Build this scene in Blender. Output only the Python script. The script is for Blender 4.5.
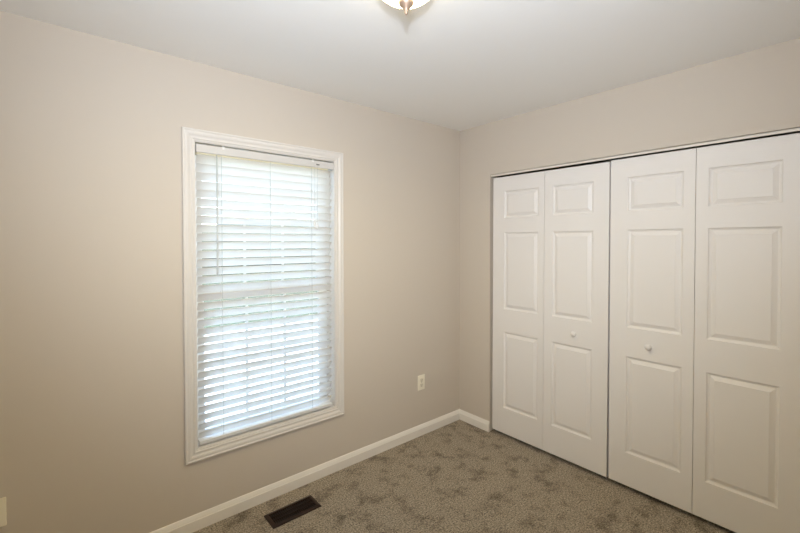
import bpy, bmesh, math, random
from mathutils import Vector, Matrix, noise

random.seed(7)
for o in list(bpy.data.objects):
    bpy.data.objects.remove(o)
scene = bpy.context.scene
COL = scene.collection
R = math.radians

# ------------------------------------------------------------------ camera
CAM = Vector((-2.60609, -2.29745, 1.50816))
YAW, PITCH, ROLL, FPX = 0.701936, -0.0179325, -0.00098111, 405.594
cd = bpy.data.cameras.new('camera')
cam = bpy.data.objects.new('camera', cd)
COL.objects.link(cam)
fw = Vector((math.sin(YAW) * math.cos(PITCH), math.cos(YAW) * math.cos(PITCH), math.sin(PITCH)))
rt = fw.cross(Vector((0, 0, 1))).normalized()
up = rt.cross(fw)
rt2 = rt * math.cos(ROLL) + up * math.sin(ROLL)
up2 = -rt * math.sin(ROLL) + up * math.cos(ROLL)
M = Matrix.Identity(4)
for i in range(3):
    M[i][0], M[i][1], M[i][2], M[i][3] = rt2[i], up2[i], -fw[i], CAM[i]
cam.matrix_world = M
cd.sensor_fit = 'HORIZONTAL'
cd.sensor_width = 36.0
cd.lens = FPX * 36.0 / 800.0
cd.shift_y = -17.418 / 800.0
cd.clip_start = 0.02
cd.clip_end = 200
scene.camera = cam

# ------------------------------------------------------------------ exposure
vs = scene.view_settings
vs.view_transform = 'Standard'
vs.look = 'None'
vs.gamma = 1
vs.use_curve_mapping = False
vs.exposure = 0.06
scene.cycles.max_bounces = 14
scene.cycles.diffuse_bounces = 10
scene.cycles.transparent_max_bounces = 16
scene.cycles.sample_clamp_indirect = 6
scene.cycles.use_denoising = True

# ------------------------------------------------------------------ sky
world = bpy.data.worlds.new('sky')
scene.world = world
world.use_nodes = True
wn = world.node_tree
wn.nodes.clear()
w_out = wn.nodes.new('ShaderNodeOutputWorld')
w_bg = wn.nodes.new('ShaderNodeBackground')
w_sky = wn.nodes.new('ShaderNodeTexSky')
w_sky.sky_type = 'NISHITA'
w_sky.sun_elevation = R(48)
w_sky.sun_rotation = R(200)
w_sky.sun_disc = False
w_sky.air_density = 1.0
w_sky.dust_density = 2.0
w_bg.inputs['Strength'].default_value = 2.6
wn.links.new(w_sky.outputs[0], w_bg.inputs[0])
wn.links.new(w_bg.outputs[0], w_out.inputs[0])

# ------------------------------------------------------------------ lamps
# the photographer's flash beside the camera, plus an added fill that softens its shadow
FLASH_AND_FILL = 184.0
FLASH_AND_FILL_COL = (0.806, 0.878, 1.0)
def camera_spot(name, watts, radius, back, height):
    l = bpy.data.lights.new(name, 'SPOT')
    l.energy = watts
    l.color = FLASH_AND_FILL_COL
    l.spot_size = R(125)
    l.spot_blend = 1.0
    l.shadow_soft_size = radius
    o = bpy.data.objects.new(name, l)
    COL.objects.link(o)
    o.location = CAM + Vector((back * math.sin(YAW), back * math.cos(YAW), height))
    o.rotation_euler = Vector((4.0 * math.sin(YAW), 4.0 * math.cos(YAW), 1.0)).to_track_quat('-Z', 'Y').to_euler()
camera_spot('flash', 0.45 * FLASH_AND_FILL, 0.02, 0.0, 0.26)
camera_spot('soft_fill', 0.55 * FLASH_AND_FILL, 0.19, 0.06, 0.27)

LAMP_DOWN = 81.0         # light the lamp throws down into the room (watts)
LAMP_EMIT = 2.5           # glow of the ceiling lamp's glass bowl

# ------------------------------------------------------------------ materials
def new_mat(name):
    m = bpy.data.materials.new(name)
    m.use_nodes = True
    nt = m.node_tree
    return m, nt, nt.nodes['Principled BSDF']

def plain(name, col, rough=0.5, metal=0.0, spec=0.5, bump=0.0, bscale=200.0, vary=0.0):
    m, nt, b = new_mat(name)
    b.inputs['Base Color'].default_value = (*col, 1)
    b.inputs['Roughness'].default_value = rough
    b.inputs['Metallic'].default_value = metal
    b.inputs['Specular IOR Level'].default_value = spec
    tc = nt.nodes.new('ShaderNodeTexCoord')
    nz = nt.nodes.new('ShaderNodeTexNoise')
    nz.inputs['Scale'].default_value = bscale
    nz.inputs['Detail'].default_value = 4
    nt.links.new(tc.outputs['Object'], nz.inputs['Vector'])
    if bump:
        bp = nt.nodes.new('ShaderNodeBump')
        bp.inputs['Strength'].default_value = bump
        bp.inputs['Distance'].default_value = 0.001
        nt.links.new(nz.outputs['Fac'], bp.inputs['Height'])
        nt.links.new(bp.outputs['Normal'], b.inputs['Normal'])
    if vary:
        cr = nt.nodes.new('ShaderNodeValToRGB')
        cr.color_ramp.elements[0].position = 0.3
        cr.color_ramp.elements[1].position = 0.7
        cr.color_ramp.elements[0].color = (*[c * (1 - vary) for c in col], 1)
        cr.color_ramp.elements[1].color = (*[min(1, c * (1 + vary)) for c in col], 1)
        nt.links.new(nz.outputs['Fac'], cr.inputs['Fac'])
        nt.links.new(cr.outputs['Color'], b.inputs['Base Color'])
    return m

def s(r, g, b):
    f = lambda c: c / 12.92 if c <= 0.04045 else ((c + 0.055) / 1.055) ** 2.4
    return (f(r / 255), f(g / 255), f(b / 255))

M_WALL = plain('beige_wall_paint', s(206, 196, 182), 0.7, spec=0.25, bump=0.12, bscale=350)
M_CEIL = plain('white_ceiling_paint', s(243, 243, 241), 0.85, spec=0.15, bump=0.1, bscale=300)
M_TRIM = plain('white_trim_paint', s(219, 214, 207), 0.35, spec=0.4, bump=0.03, bscale=60)
M_BASE = plain('white_baseboard_paint', s(236, 231, 222), 0.35, spec=0.4, bump=0.03, bscale=60)
M_DOOR = plain('white_door_paint', s(232, 228, 223), 0.42, spec=0.4, bump=0.04, bscale=90)
M_SLAT = plain('white_blind_slat', s(226, 225, 222), 0.4, spec=0.4)
def let_light_through(m, fac, col):
    # thin white vinyl lets part of the daylight through
    nt = m.node_tree
    tl = nt.nodes.new('ShaderNodeBsdfTranslucent')
    tl.inputs['Color'].default_value = (*col, 1)
    mx = nt.nodes.new('ShaderNodeMixShader')
    mx.inputs[0].default_value = fac
    nt.links.new(nt.nodes['Principled BSDF'].outputs[0], mx.inputs[1])
    nt.links.new(tl.outputs[0], mx.inputs[2])
    nt.links.new(mx.outputs[0], nt.nodes['Material Output'].inputs[0])
M_VINYL_SLAT = plain('translucent_blind_slat', s(220, 219, 216), 0.4, spec=0.4)
let_light_through(M_VINYL_SLAT, 0.55, (0.98, 0.935, 0.87))
M_VALANCE = plain('white_valance', s(208, 205, 200), 0.4, spec=0.4)
M_IVORY = plain('ivory_metal', s(228, 220, 190), 0.4, spec=0.4)
M_CORD = plain('white_cord', s(196, 196, 190), 0.7)
M_WAND = plain('clear_plastic_wand', s(198, 200, 196), 0.3)
M_VINYL = plain('white_vinyl_sash', s(238, 238, 236), 0.4)
M_TRACK = plain('painted_track', s(226, 220, 208), 0.4)
M_STEEL = plain('dull_steel', s(150, 148, 142), 0.35, metal=0.9)
M_NICKEL = plain('brushed_nickel', s(182, 158, 138), 0.5, metal=0.7)
M_PLATE = plain('almond_plastic', s(244, 237, 217), 0.4)
M_OUTLET = plain('almond_receptacle', s(230, 222, 200), 0.4)
M_BLACK = plain('black_slot', s(22, 20, 18), 0.6)
M_BROWN = plain('brown_painted_metal', s(44, 28, 20), 0.45, spec=0.3, bump=0.05, bscale=120)
M_CLOSET = plain('closet_paint', s(205, 198, 188), 0.8)
M_PATIO = plain('pale_concrete', s(166, 163, 156), 0.9, bump=0.3, bscale=60, vary=0.06)
M_LAWN = plain('lawn', s(50, 58, 24), 0.9, bump=0.6, bscale=40, vary=0.25)
M_HEDGE = plain('hedge_leaves', s(38, 47, 22), 0.7, bump=0.8, bscale=9, vary=0.5)
M_SIDING = plain('outside_wall', s(200, 196, 188), 0.8)

def carpet_material():
    m, nt, b = new_mat('taupe_carpet')
    L = nt.links
    tc = nt.nodes.new('ShaderNodeTexCoord')
    fine = nt.nodes.new('ShaderNodeTexNoise')
    fine.inputs['Scale'].default_value = 120
    fine.inputs['Detail'].default_value = 4
    fine.inputs['Roughness'].default_value = 0.75
    nap_shade = nt.nodes.new('ShaderNodeTexNoise')
    nap_shade.inputs['Scale'].default_value = 8.5
    nap_shade.inputs['Detail'].default_value = 6
    nap_shade.inputs['Roughness'].default_value = 0.68
    nap_shade.inputs['Distortion'].default_value = 0.0
    for n in (fine, nap_shade):
        L.new(tc.outputs['Object'], n.inputs['Vector'])
    r1 = nt.nodes.new('ShaderNodeValToRGB')
    e = r1.color_ramp.elements
    e[0].position, e[0].color = 0.36, (*s(78, 68, 54), 1)
    e[1].position, e[1].color = 0.64, (*s(204, 189, 166), 1)
    L.new(fine.outputs['Fac'], r1.inputs['Fac'])
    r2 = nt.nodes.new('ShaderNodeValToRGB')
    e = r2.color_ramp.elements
    e[0].position, e[0].color = 0.35, (0.50, 0.48, 0.46, 1)  # shading of the brushed nap, put into the carpet colour as darker blotches
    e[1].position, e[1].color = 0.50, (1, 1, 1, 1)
    L.new(nap_shade.outputs['Fac'], r2.inputs['Fac'])
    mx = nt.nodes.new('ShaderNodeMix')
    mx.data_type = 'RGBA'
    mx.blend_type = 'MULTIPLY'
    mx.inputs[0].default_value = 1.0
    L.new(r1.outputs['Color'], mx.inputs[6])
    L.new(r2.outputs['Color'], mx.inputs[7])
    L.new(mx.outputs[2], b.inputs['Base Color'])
    b.inputs['Roughness'].default_value = 0.95
    b.inputs['Specular IOR Level'].default_value = 0.1
    b.inputs['Sheen Weight'].default_value = 0.15
    bp = nt.nodes.new('ShaderNodeBump')
    bp.inputs['Strength'].default_value = 0.9
    bp.inputs['Distance'].default_value = 0.006
    L.new(fine.outputs['Fac'], bp.inputs['Height'])
    L.new(bp.outputs['Normal'], b.inputs['Normal'])
    return m

def glass_material():
    m = bpy.data.materials.new('window_glass')
    m.use_nodes = True
    nt = m.node_tree
    nt.nodes.clear()
    out = nt.nodes.new('ShaderNodeOutputMaterial')
    tr = nt.nodes.new('ShaderNodeBsdfTransparent')
    tr.inputs[0].default_value = (0.93, 0.95, 0.95, 1)
    gl = nt.nodes.new('ShaderNodeBsdfGlossy')
    gl.inputs['Roughness'].default_value = 0.02
    fr = nt.nodes.new('ShaderNodeFresnel')
    fr.inputs[0].default_value = 1.45
    mx = nt.nodes.new('ShaderNodeMixShader')
    nt.links.new(fr.outputs[0], mx.inputs[0])
    nt.links.new(tr.outputs[0], mx.inputs[1])
    nt.links.new(gl.outputs[0], mx.inputs[2])
    nt.links.new(mx.outputs[0], out.inputs[0])
    return m

def lamp_material():
    # frosted glass: half of the light passes straight through it, the glass itself glows
    m, nt, b = new_mat('lit_frosted_glass')
    b.inputs['Base Color'].default_value = (*s(240, 236, 224), 1)
    b.inputs['Roughness'].default_value = 0.3
    b.inputs['Emission Color'].default_value = (1.0, 0.90, 0.66, 1)
    b.inputs['Emission Strength'].default_value = LAMP_EMIT * 2
    tr = nt.nodes.new('ShaderNodeBsdfTransparent')
    mx = nt.nodes.new('ShaderNodeMixShader')
    mx.inputs[0].default_value = 0.5
    nt.links.new(b.outputs[0], mx.inputs[1])
    nt.links.new(tr.outputs[0], mx.inputs[2])
    nt.links.new(mx.outputs[0], nt.nodes['Material Output'].inputs[0])
    return m

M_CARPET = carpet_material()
M_GLASS = glass_material()
M_LAMP = lamp_material()

# ------------------------------------------------------------------ helpers
def obj(name, bm, mat, parent=None, smooth=False, loc=None):
    me = bpy.data.meshes.new(name)
    bmesh.ops.recalc_face_normals(bm, faces=bm.faces[:])
    bm.to_mesh(me)
    bm.free()
    if smooth:
        for p in me.polygons:
            p.use_smooth = True
    me.materials.append(mat)
    o = bpy.data.objects.new(name, me)
    COL.objects.link(o)
    if parent is not None:
        o.parent = parent
    if loc is not None:
        o.location = loc
    return o

def empty(name, loc=(0, 0, 0)):
    o = bpy.data.objects.new(name, None)
    o.empty_display_size = 0.1
    o.location = loc
    COL.objects.link(o)
    return o

def tag(o, label, cat, group=None, kind=None):
    o['label'] = label
    o['category'] = cat
    if group:
        o['group'] = group
    if kind:
        o['kind'] = kind
    return o

def box(bm, a, b, bevel=0.0, seg=2):
    lo = [min(a[i], b[i]) for i in range(3)]
    hi = [max(a[i], b[i]) for i in range(3)]
    v = [bm.verts.new((x, y, z)) for x in (lo[0], hi[0]) for y in (lo[1], hi[1]) for z in (lo[2], hi[2])]
    fs = [bm.faces.new([v[i] for i in q]) for q in
          ((0, 1, 3, 2), (4, 6, 7, 5), (0, 4, 5, 1), (2, 3, 7, 6), (0, 2, 6, 4), (1, 5, 7, 3))]
    if bevel:
        es = list({e for f in fs for e in f.edges})
        bmesh.ops.bevel(bm, geom=es, offset=bevel, segments=seg, affect='EDGES', profile=0.5)

def tube(bm, pts, r, n=8):
    rings = []
    for i, p in enumerate(pts):
        p = Vector(p)
        d = (Vector(pts[min(i + 1, len(pts) - 1)]) - Vector(pts[max(i - 1, 0)])).normalized()
        a = d.orthogonal().normalized()
        b = d.cross(a)
        rr = r[i] if isinstance(r, (list, tuple)) else r
        rings.append([bm.verts.new(p + (a * math.cos(t) + b * math.sin(t)) * rr)
                      for t in (2 * math.pi * k / n for k in range(n))])
    for A, B in zip(rings, rings[1:]):
        for k in range(n):
            bm.faces.new((A[k], A[(k + 1) % n], B[(k + 1) % n], B[k]))
    bm.faces.new(rings[0][::-1])
    bm.faces.new(rings[-1])

def lathe(bm, prof, n=48, axis='Z', base=(0, 0, 0)):
    """prof: (radius, height) pairs revolved about an axis through base"""
    bx = Vector(base)
    def pt(r, h, t):
        c, q = r * math.cos(t), r * math.sin(t)
        return bx + (Vector((c, q, h)) if axis == 'Z' else Vector((-h, c, q)))
    rings = []
    for r, h in prof:
        if r < 1e-6:
            rings.append([bm.verts.new(pt(0, h, 0))])
        else:
            rings.append([bm.verts.new(pt(r, h, 2 * math.pi * k / n)) for k in range(n)])
    for A, B in zip(rings, rings[1:]):
        for k in range(n):
            q = (k + 1) % n
            if len(A) == 1 and len(B) == 1:
                continue
            if len(A) == 1:
                bm.faces.new((A[0], B[q], B[k]))
            elif len(B) == 1:
                bm.faces.new((A[k], A[q], B[0]))
            else:
                bm.faces.new((A[k], A[q], B[q], B[k]))

def sweep_profile(bm, prof, p0, p1, out, up=Vector((0, 0, 1)), m0=0.0, m1=0.0):
    """profile (distance out, height) swept from p0 to p1; m0, m1 lengthen each end by m * distance (mitres)"""
    p0, p1, out = Vector(p0), Vector(p1), Vector(out)
    d = (p1 - p0).normalized()
    A = [bm.verts.new(p0 + out * o + up * h - d * (m0 * o)) for o, h in prof]
    B = [bm.verts.new(p1 + out * o + up * h + d * (m1 * o)) for o, h in prof]
    n = len(prof)
    for k in range(n):
        bm.faces.new((A[k], A[(k + 1) % n], B[(k + 1) % n], B[k]))
    bm.faces.new(A[::-1])
    bm.faces.new(B)

# ------------------------------------------------------------------ room shell
XW, YS, H = -3.25, -2.46, 2.44            # west wall, south wall, ceiling height
WT = 0.15                                 # outer wall thickness
WX0, WX1, WZ0, WZ1 = -2.0605, -1.2190, 0.4205, 2.0340    # window rough opening
DY0, DY1, DZ = -0.3135, -2.1170, 2.0342   # closet opening
CT = 0.115                                # closet wall thickness
CB = 0.72                                 # closet back

def wall(name, label, boxes, mat=None):
    bm = bmesh.new()
    for a, b in boxes:
        box(bm, a, b)
    return tag(obj(name, bm, mat or M_WALL), label, 'wall', kind='structure')

wall('wall_north', 'beige painted wall on the left holding the window', [
    ((XW - WT, 0, -0.1), (WX0, WT, H)), ((WX1, 0, -0.1), (CB + 0.1, WT, H)),
    ((WX0, 0, -0.1), (WX1, WT, WZ0)), ((WX0, 0, WZ1), (WX1, WT, H))])
wall('wall_east', 'beige painted wall on the right around the closet doors', [
    ((0, 0, -0.1), (CT, DY0, H)), ((0, DY1, -0.1), (CT, YS, H)), ((0, DY0, DZ), (CT, DY1, H))])
wall('wall_south', 'beige painted wall behind the camera', [((XW - WT, YS - WT, -0.1), (CB + 0.1, YS, H))])
wall('wall_west', 'beige painted wall left of the camera', [((XW - WT, YS, -0.1), (XW, 0, H))])
wall('wall_closet', 'back wall inside the closet', [((CB, YS, -0.1), (CB + 0.1, 0, H))], M_CLOSET)

bm = bmesh.new()
box(bm, (XW - WT, YS - WT, -0.12), (CB + 0.1, WT, 0.0))
tag(obj('floor', bm, M_CARPET), 'taupe cut pile carpet with brushed-nap shading painted as darker patches', 'carpet', kind='structure')
bm = bmesh.new()
box(bm, (XW - WT, YS - WT, H), (CB + 0.1, WT, H + 0.15))
tag(obj('ceiling', bm, M_CEIL), 'flat white painted ceiling', 'ceiling', kind='structure')

# baseboards
HB = 0.0814
BASE = [(0, 0), (0.0145, 0), (0.0145, HB - 0.0270), (0.0140, HB - 0.0255), (0.0118, HB - 0.0235), (0.0112, HB - 0.0200),
        (0.0095, HB - 0.0150), (0.0045, HB - 0.0035), (0.0025, HB - 0.0008), (0, HB)]
def baseboard(name, label, runs):
    bm = bmesh.new()
    for p0, p1, out, m0, m1 in runs:
        sweep_profile(bm, BASE, p0, p1, out, m0=m0, m1=m1)
    return tag(obj(name, bm, M_BASE), label, 'baseboard', kind='structure')
baseboard('baseboard_north', 'white baseboard under the window', [((XW, 0, 0), (0, 0, 0), (0, -1, 0), -1, -1)])
baseboard('baseboard_east', 'short white baseboard between the room corner and the closet doors', [
    ((0, 0, 0), (0, DY0 - 0.003, 0), (-1, 0, 0), -1, 0), ((0, DY1 + 0.003, 0), (0, YS, 0), (-1, 0, 0), 0, -1)])
baseboard('baseboard_south', 'white baseboard behind the camera', [((XW, YS, 0), (0, YS, 0), (0, 1, 0), -1, -1)])
baseboard('baseboard_west', 'white baseboard left of the camera', [((XW, YS, 0), (XW, 0, 0), (1, 0, 0), -1, -1)])

# ------------------------------------------------------------------ window
def rect_loops(bm, x0, x1, z0, z1, prof):
    """mitred frame: each profile point (inset, y) gives one rectangle; neighbours are joined"""
    loops = []
    for o, y in prof:
        loops.append([bm.verts.new(c) for c in ((x0 + o, y, z0 + o), (x1 - o, y, z0 + o), (x1 - o, y, z1 - o), (x0 + o, y, z1 - o))])
    for A, B in zip(loops, loops[1:]):
        for k in range(4):
            bm.faces.new((A[k], A[(k + 1) % 4], B[(k + 1) % 4], B[k]))

win = tag(empty('window_1', (-1.64, 0, 1.22)), 'white cased double hung window in the left wall', 'window', kind='structure')
def wpart(name, bm, mat, parent=win, smooth=False):
    o = obj(name, bm, mat, parent, smooth)
    o.matrix_parent_inverse = Matrix.Translation(-Vector(win.location)) if parent is win else Matrix.Identity(4)
    return o
bm = bmesh.new()
rect_loops(bm, -2.1167, -1.1625, 0.3636, 2.0910, [
    (0, 0.0), (0, -0.016), (0.002, -0.018), (0.008, -0.018), (0.010, -0.0155), (0.013, -0.0150), (0.021, -0.0155),
    (0.028, -0.0140), (0.034, -0.0105), (0.040, -0.0095), (0.043, -0.0115), (0.049, -0.0115), (0.052, -0.0085),
    (0.0585, -0.0080), (0.0585, 0.0)])
wpart('casing', bm, M_TRIM)
JX0, JX1, JZ0, JZ1 = WX0 + 0.006, WX1 - 0.006, WZ0 + 0.006, WZ1 - 0.006
bm = bmesh.new()
for a, b in (((WX0, -0.001, WZ0), (JX0, WT, WZ1)), ((JX1, -0.001, WZ0), (WX1, WT, WZ1)),
             ((JX0, -0.001, WZ0), (JX1, WT, JZ0)), ((JX0, -0.001, JZ1), (JX1, WT, WZ1))):
    box(bm, a, b)
wpart('jamb', bm, M_TRIM)
MID = 1.230
def sash(z0, z1, y, label):
    yb = y + 0.022
    gx0, gx1 = JX0 + 0.060, JX1 - 0.060
    gz0, gz1 = z0 + 0.045, z1 - 0.045
    bm = bmesh.new()
    rect_loops(bm, JX0 + 0.002, JX1 - 0.002, z0, z1, [(0, yb), (0, y), (0.045, y), (0.045, yb), (0, yb)])
    # side stiles are wider than the rails
    box(bm, (JX0 + 0.002, y + 0.001, z0 + 0.003), (gx0, yb - 0.001, z1 - 0.003))
    box(bm, (JX1 - 0.002, y + 0.001, z0 + 0.003), (gx1, yb - 0.001, z1 - 0.003))
    sh = wpart('sash', bm, M_VINYL)
    sh['label'] = label
    def sub(name, bm, mat):
        o = obj(name, bm, mat, sh)
        return o
    for k in (1, 2):
        x = gx0 + (gx1 - gx0) * k / 3
        bm = bmesh.new(); box(bm, (x - 0.008, y + 0.008, gz0), (x + 0.008, y + 0.016, gz1), 0.002, 1); sub('muntin', bm, M_VINYL)
    zc = (gz0 + gz1) / 2
    bm = bmesh.new(); box(bm, (gx0, y + 0.009, zc - 0.008), (gx1, y + 0.015, zc + 0.008), 0.002, 1); sub('muntin', bm, M_VINYL)
    bm = bmesh.new(); box(bm, (gx0 - 0.004, y + 0.017, gz0 - 0.004), (gx1 + 0.004, y + 0.020, gz1 + 0.004)); sub('pane', bm, M_GLASS)
sash(MID - 0.02, JZ1 - 0.001, 0.118, 'upper white sash')
sash(JZ0 + 0.001, MID + 0.02, 0.092, 'lower white sash')
bm = bmesh.new()
box(bm, (-1.67, 0.078, MID + 0.0205), (-1.61, 0.096, MID + 0.034), 0.003)
wpart('sash_lock', bm, M_VINYL)

# ------------------------------------------------------------------ closet doors
LW, LT = 0.4378, 0.033
ZB, ZT = 0.0288, 2.0076
def leaf_mesh(w, h, ml, mr):
    """moulded three-panel leaf; front face at x=0 looking to -x, left edge y=0, running to y=-w, z 0..h"""
    bm = bmesh.new()
    y0, y1 = -ml, -(w - mr)
    rows = [(0.228 - ZB, 0.816 - ZB), (0.991 - ZB, 1.580 - ZB), (1.690 - ZB, 1.895 - ZB)]
    ys = [0, y0, y1, -w]
    zs = [0] + [z for r in rows for z in r] + [h]
    V = {}
    def v(x, y, z):
        k = (round(x, 5), round(y, 5), round(z, 5))
        if k not in V:
            V[k] = bm.verts.new((x, y, z))
        return V[k]
    for i in range(3):
        for j in range(len(zs) - 1):
            if i == 1 and j % 2 == 1:
                continue
            bm.faces.new((v(0, ys[i], zs[j]), v(0, ys[i + 1], zs[j]), v(0, ys[i + 1], zs[j + 1]), v(0, ys[i], zs[j + 1])))
    for z0, z1 in rows:
        prev = None
        for inset, d in ((0, 0), (0.0015, 0.0008), (0.0045, 0.0065), (0.0085, 0.0090), (0.0135, 0.0108), (0.0155, 0.0108), (0.0335, 0.0028), (0.0355, 0.0010)):
            L = [v(d, y0 - inset, z0 + inset), v(d, y1 + inset, z0 + inset), v(d, y1 + inset, z1 - inset), v(d, y0 - inset, z1 - inset)]
            if prev:
                for k in range(4):
                    bm.faces.new((prev[k], prev[(k + 1) % 4], L[(k + 1) % 4], L[k]))
            prev = L
        bm.faces.new(prev)
    # edges and back
    for a, b in zip(zs, zs[1:]):
        bm.faces.new((v(0, 0, a), v(0, 0, b), v(LT, 0, b), v(LT, 0, a)))
        bm.faces.new((v(0, -w, b), v(0, -w, a), v(LT, -w, a), v(LT, -w, b)))
    for a, b in zip(ys, ys[1:]):
        bm.faces.new((v(0, b, 0), v(0, a, 0), v(LT, a, 0), v(LT, b, 0)))
        bm.faces.new((v(0, a, h), v(0, b, h), v(LT, b, h), v(LT, a, h)))
    bm.faces.new([v(LT, 0, z) for z in zs] + [v(LT, y, h) for y in ys[1:]] + [v(LT, -w, z) for z in zs[-2::-1]] + [v(LT, y, 0) for y in ys[2:0:-1]])
    # soften the long outer arrises
    es = [e for e in bm.edges if all(abs(q.co.x) < 1e-6 for q in e.verts) and
          (all(abs(q.co.y) < 1e-6 for q in e.verts) or all(abs(q.co.y + w) < 1e-6 for q in e.verts))]
    bmesh.ops.bevel(bm, geom=es, offset=0.0014, segments=2, affect='EDGES', profile=0.5)
    return bm

def bifold(name, label, yleft, drop, dh, margins, knob_leaf, pins, slope):
    d = tag(empty(name, (0.012, yleft, ZB - drop)), label, 'closet door', kind='structure')
    d.rotation_euler = (slope, 0, 0)
    for k, (ml, mr) in enumerate(margins):
        lf = obj('door_leaf', leaf_mesh(LW - 0.0016, ZT - ZB + dh, ml, mr), M_DOOR, d, loc=(0, -k * (LW + 0.0012), 0))
        lf['label'] = 'leaf nearer the room corner' if k == 0 else 'leaf farther from the room corner'
        if k == knob_leaf:
            bm = bmesh.new()
            lathe(bm, [(0.0, -0.002), (0.0085, -0.002), (0.0085, 0.003), (0.0062, 0.007), (0.0062, 0.012), (0.0105, 0.014), (0.0155, 0.018),
                       (0.0170, 0.023), (0.0155, 0.028), (0.0100, 0.0315), (0.0, 0.033)], 28, 'X')
            kb = obj('knob', bm, M_DOOR, lf, True, loc=(0, -LW / 2 - 0.005, 0.898 - ZB))
        for pk, py in pins:
            if pk == k:
                bm = bmesh.new()
                tube(bm, [(0.017, 0, ZT - ZB + dh - 0.004), (0.017, 0, ZT - ZB + dh + 0.008 + drop)], 0.005, 12)
                obj('pivot_pin', bm, M_STEEL, lf, loc=(0, py, 0))
    for z in (0.2, 1.0, 1.78):
        bm = bmesh.new()
        tube(bm, [(LT + 0.003, -LW - 0.0001, z - 0.035), (LT + 0.003, -LW - 0.0001, z + 0.035)], 0.0045, 10)
        obj('hinge', bm, M_STEEL, d)
    return d
bifold('door_1', 'white panelled bifold closet door next to the room corner', -0.3322, 0.0, -0.0035, [(0.102, 0.043), (0.060, 0.097)], 1,
       [(0, -0.028), (1, -LW + 0.016)], R(0.12))
bifold('door_2', 'white panelled bifold closet door at the right edge of the photo', -0.3322 - 2 * LW - 0.0120, 0.0, 0.0, [(0.097, 0.053), (0.054, 0.095)], 0,
       [(0, -0.028), (1, -LW + 0.03)], 0.0)

bm = bmesh.new()
box(bm, (0.008, DY0 - 0.002, DZ - 0.0165), (0.0105, DY1 + 0.002, DZ))
box(bm, (0.040, DY0 - 0.002, DZ - 0.0060), (0.0425, DY1 + 0.002, DZ))
box(bm, (0.008, DY0 - 0.002, DZ - 0.0025), (0.0425, DY1 + 0.002, DZ))
tag(obj('closet_track', bm, M_TRACK), 'thin pale metal track over the closet doors', 'door track')

# ------------------------------------------------------------------ blind
BX0, BX1 = -2.045, -1.243
PITCH_S, Z_TOP = 0.04574, 1.9665
TH, SW, ST = R(56.5), 0.0493, 0.0028
blind = tag(empty('window_blind', (-1.64, 0.02, 0.44)), 'white horizontal slat blind with nearly closed slats hanging in the window', 'blind')
BO = Vector(blind.location)
def bpart(name, bm, mat, parent=blind, smooth=False):
    for v in bm.verts:
        v.co -= BO
    return obj(name, bm, mat, parent, smooth)
bm = bmesh.new()
box(bm, (-2.0495, -0.006, 1.9765), (-1.2280, 0.002, 2.0175), 0.0018)
box(bm, (-2.0495, 0.0025, 1.9765), (-2.0420, 0.030, 2.0175))
box(bm, (-1.2355, 0.0025, 1.9765), (-1.2280, 0.030, 2.0175))
bpart('valance', bm, M_VALANCE)
bm = bmesh.new()
box(bm, (BX0, 0.006, 1.9690), (BX1 - 0.02, 0.052, 2.0120), 0.002)
bpart('headrail', bm, M_IVORY)
for x in (-1.9150, -1.3800):
    bm = bmesh.new()
    box(bm, (x - 0.006, -0.0075, 2.006), (x + 0.006, -0.0055, 2.0225))
    box(bm, (x - 0.006, -0.0075, 2.0205), (x + 0.006, 0.030, 2.0235))
    bpart('valance_clip', bm, M_SLAT)
bm = bmesh.new()
box(bm, (-1.356, -0.0085, 1.990), (-1.334, -0.0055, 1.999), 0.001, 1)
bpart('cord_lock', bm, M_STEEL)
# slats: the room edge is the higher one
NS = 33
Y_IN = 0.006
def slat_mesh():
    bm = bmesh.new()
    n = 8
    L = [[], []]
    for side, x in enumerate((BX0, BX1)):
        for k in range(n + 1):          # upper skin
            t = k / n
            L[side].append((t * SW, 0.5 * ST + 0.0018 * (1 - (2 * t - 1) ** 2)))
        for k in range(n, -1, -1):      # lower skin
            t = k / n
            L[side].append((t * SW, -0.5 * ST + 0.0018 * (1 - (2 * t - 1) ** 2)))
    c, q = math.cos(TH), math.sin(TH)
    vs_ = []
    for side, x in enumerate((BX0, BX1)):
        vs_.append([bm.verts.new((x, a * c + b * q, -a * q + b * c)) for a, b in L[side]])
    A, B = vs_
    m = len(A)
    for k in range(m):
        bm.faces.new((A[k], A[(k + 1) % m], B[(k + 1) % m], B[k]))
    bm.faces.new(A[::-1])
    bm.faces.new(B)
    return bm
bm = slat_mesh()
slat0 = obj('slat', bm, M_VINYL_SLAT, blind)
for i in range(NS):
    sl = slat0 if i == 0 else slat0.copy()
    if i:
        COL.objects.link(sl)
        sl.parent = blind
    sl.location = Vector((0, Y_IN, Z_TOP - i * PITCH_S)) - Vector((0, BO.y, BO.z))
    sl.rotation_euler = (R(random.uniform(-0.5, 0.5)), R(random.uniform(-0.03, 0.03)), 0)
    sl.location.x = -BO.x + random.uniform(-0.0008, 0.0008)
ZR = 0.4400
bm = bmesh.new()
box(bm, (BX0, -0.002, ZR + 0.0075), (BX1, 0.048, ZR + 0.0165), 0.002)
box(bm, (BX0 + 0.001, 0.0005, ZR + 0.006), (BX1 - 0.001, 0.0455, ZR + 0.009))
box(bm, (BX0, -0.002, ZR), (BX1, 0.048, ZR + 0.0062), 0.002)
bpart('bottom_rail', bm, M_SLAT)
for x in (-1.923, -1.651, -1.385):
    bm = bmesh.new()
    for y in (0.0030, 0.0385):
        tube(bm, [(x, y, 1.974), (x, y, 1.2), (x, y, ZR + 0.010)], 0.0012, 6)
    bpart('ladder_cord', bm, M_CORD)
bm = bmesh.new()
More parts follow.
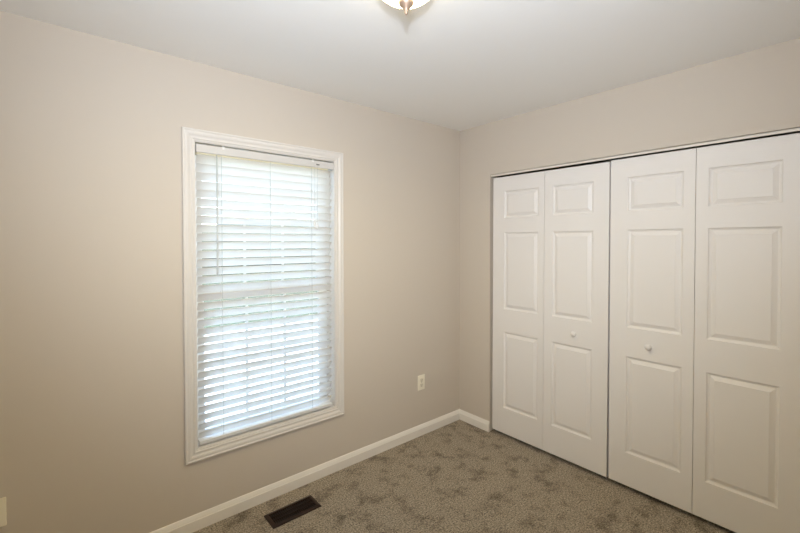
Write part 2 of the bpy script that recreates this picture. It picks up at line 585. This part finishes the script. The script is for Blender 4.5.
tube(bm, [(-1.949, -0.004, 1.9715), (-1.949, -0.012, 1.955), (-1.950, -0.013, 1.64), (-1.952, -0.013, 1.345), (-1.952, -0.013, 1.330)],
     [0.0030, 0.0046, 0.0046, 0.0050, 0.0056], 10)
bpart('tilt_wand', bm, M_WAND, smooth=True)
for x, zt in ((-1.371, 1.640), (-1.352, 1.632)):
    bm = bmesh.new()
    tube(bm, [(x + 0.004, -0.0065, 1.988), (x + 0.001, -0.010, 1.90), (x, -0.010, zt - 0.004)], 0.0008, 6)
    cdo = bpart('lift_cord', bm, M_CORD)
    bm = bmesh.new()
    tube(bm, [(x, -0.010, zt), (x, -0.010, zt - 0.012), (x, -0.010, zt - 0.038), (x, -0.010, zt - 0.044)], [0.0028, 0.0045, 0.0068, 0.0060], 14)
    bpart('tassel', bm, M_SLAT, cdo, True)

# ------------------------------------------------------------------ ceiling lamp
FX = Vector((-1.690, -1.248, H))
lampo = tag(empty('ceiling_lamp', FX), 'lit frosted glass bowl lamp with nickel finial on the ceiling', 'ceiling light')
bm = bmesh.new()
lathe(bm, [(0.0, 0.0), (0.124, 0.0), (0.128, -0.004), (0.128, -0.016), (0.121, -0.022), (0.0, -0.022)], 64)
obj('base_pan', bm, M_NICKEL, lampo, True)
bm = bmesh.new()
prof = []
RB, DB = 0.120, 0.098
for k in range(25):
    a = math.pi / 2 * k / 24
    prof.append((RB * math.cos(a) if k < 24 else 0.0, -0.022 - DB * math.sin(a) ** 1.0))
lathe(bm, prof, 64)
obj('glass_shade', bm, M_LAMP, lampo, True)
bm = bmesh.new()
zf = -0.022 - DB
lathe(bm, [(0.0, zf + 0.008), (0.0235, zf + 0.006), (0.0255, zf + 0.003), (0.0255, zf - 0.001), (0.0235, zf - 0.006), (0.0180, zf - 0.012), (0.0120, zf - 0.018),
           (0.0080, zf - 0.023), (0.0060, zf - 0.027), (0.0062, zf - 0.031), (0.0050, zf - 0.036), (0.0025, zf - 0.040), (0.0, zf - 0.041)], 32)
obj('finial', bm, M_NICKEL, lampo, True)
lb = bpy.data.lights.new('lamp_light', 'SPOT')
lb.energy = LAMP_DOWN
lb.color = (1.0, 0.81, 0.335)
lb.spot_size = R(180)
lb.spot_blend = 1.0
lb.shadow_soft_size = 0.02
lbo = bpy.data.objects.new('lamp_light', lb)
COL.objects.link(lbo)
lbo.location = FX + Vector((0, 0, -0.045))

# ------------------------------------------------------------------ outlets, floor vent
def outlet(name, label, xc, zc):
    o = tag(empty(name, (xc, 0, zc)), label, 'outlet')
    bm = bmesh.new()
    box(bm, (-0.036, -0.0062, -0.0585), (0.036, 0.0, 0.0585), 0.0028, 3)
    obj('cover_plate', bm, M_PLATE, o)
    for dz in (0.0195, -0.0195):
        bm = bmesh.new()
        lathe(bm, [(0.0, -0.001), (0.0172, -0.001), (0.0172, 0.0019), (0.0, 0.0019)], 32, 'X')
        for v in bm.verts:               # turn to look along -y, flatten top and bottom
            h, y, z = v.co
            v.co = Vector((y, h - 0.0062, max(-0.0142, min(0.0142, z))))
        rc = obj('receptacle', bm, M_OUTLET, o, loc=(0, 0, dz))
        for sx, hh in ((-0.0064, 0.0042), (0.0064, 0.0034)):
            bm = bmesh.new()
            box(bm, (sx - 0.0011, -0.00835, 0.0025 - hh), (sx + 0.0011, -0.0080, 0.0025 + hh))
            obj('slot', bm, M_BLACK, rc)
        bm = bmesh.new()
        box(bm, (-0.0022, -0.00835, -0.0108), (0.0022, -0.0080, -0.0065), 0.001, 1)
        obj('slot', bm, M_BLACK, rc)
    bm = bmesh.new()
    tube(bm, [(0, -0.0060, 0), (0, -0.0072, 0)], 0.003, 12)
    obj('screw', bm, M_STEEL, o)
    return o
outlet('wall_outlet', 'almond duplex wall outlet low on the wall between window and corner', -0.4505, 0.4115)
outlet('wall_outlet', 'almond wall plate cut by the lower left edge of the photo', -2.8135, 0.4085)

vent = tag(empty('floor_register', (-1.6155, -0.1985, 0.0)), 'dark brown metal floor vent in the carpet below the window', 'floor vent')
VX, VY = 0.1425, 0.0645
bm = bmesh.new()
prof = [(0, 0.001), (0, 0.004), (0.004, 0.0085), (0.017, 0.0105), (0.0195, 0.0095), (0.0195, 0.002)]
loops = []
for o_, z in prof:
    loops.append([bm.verts.new((sx * (VX - o_), sy * (VY - o_), z)) for sx, sy in ((-1, -1), (1, -1), (1, 1), (-1, 1))])
for A, B in zip(loops, loops[1:]):
    for k in range(4):
        bm.faces.new((A[k], A[(k + 1) % 4], B[(k + 1) % 4], B[k]))
bm.faces.new(loops[0]); 
obj('frame', bm, M_BROWN, vent)
bm = bmesh.new()
box(bm, (-VX + 0.0195, -VY + 0.0195, 0.0012), (VX - 0.0195, VY - 0.0195, 0.0022))
obj('duct', bm, M_BLACK, vent)
bm = bmesh.new()
n = 22
for k in range(n + 1):
    x = -VX + 0.0205 + (2 * VX - 0.041) * k / n
    box(bm, (x - 0.0014, -VY + 0.0195, 0.0025), (x + 0.0014, VY - 0.0195, 0.0090))
for y in (-0.015, 0.015):
    box(bm, (-VX + 0.0195, y - 0.002, 0.0030), (VX - 0.0195, y + 0.002, 0.0094))
obj('grille', bm, M_BROWN, vent)

# ------------------------------------------------------------------ outdoors
bm = bmesh.new()
box(bm, (-30, 7.0, -0.75), (30, 60, -0.45))
tag(obj('ground_lawn', bm, M_LAWN), 'green lawn seen through the blind', 'lawn', kind='structure')
bm = bmesh.new()
box(bm, (-30, WT + 0.05, -0.75), (30, 7.0, -0.44))
tag(obj('ground_patio', bm, M_PATIO), 'pale paving outside the window', 'paving', kind='structure')
bm = bmesh.new()
bmesh.ops.create_grid(bm, x_segments=180, y_segments=40, size=1)
for v in bm.verts:
    x, u = v.co.x * 26, (v.co.y + 1) / 2
    z = -0.46 + u * (3.2 + 1.3 * noise.noise(Vector((x * 0.35, 3, 0))))
    bulge = 1.4 * math.sin(math.pi * min(1, u * 0.9 + 0.05))
    d = noise.noise(Vector((x * 1.1, z * 1.1, 5))) * 0.9 + noise.noise(Vector((x * 4, z * 4, 9))) * 0.3
    v.co = Vector((x, 24 - bulge + d, z))
r = bmesh.ops.extrude_face_region(bm, geom=bm.faces[:])
for v in r['geom']:
    if isinstance(v, bmesh.types.BMVert):
        v.co.y = 26.5 + 0.3 * noise.noise(v.co)
tag(obj('hedge', bm, M_HEDGE, smooth=True), 'dark green hedge beyond the lawn', 'hedge', kind='stuff')
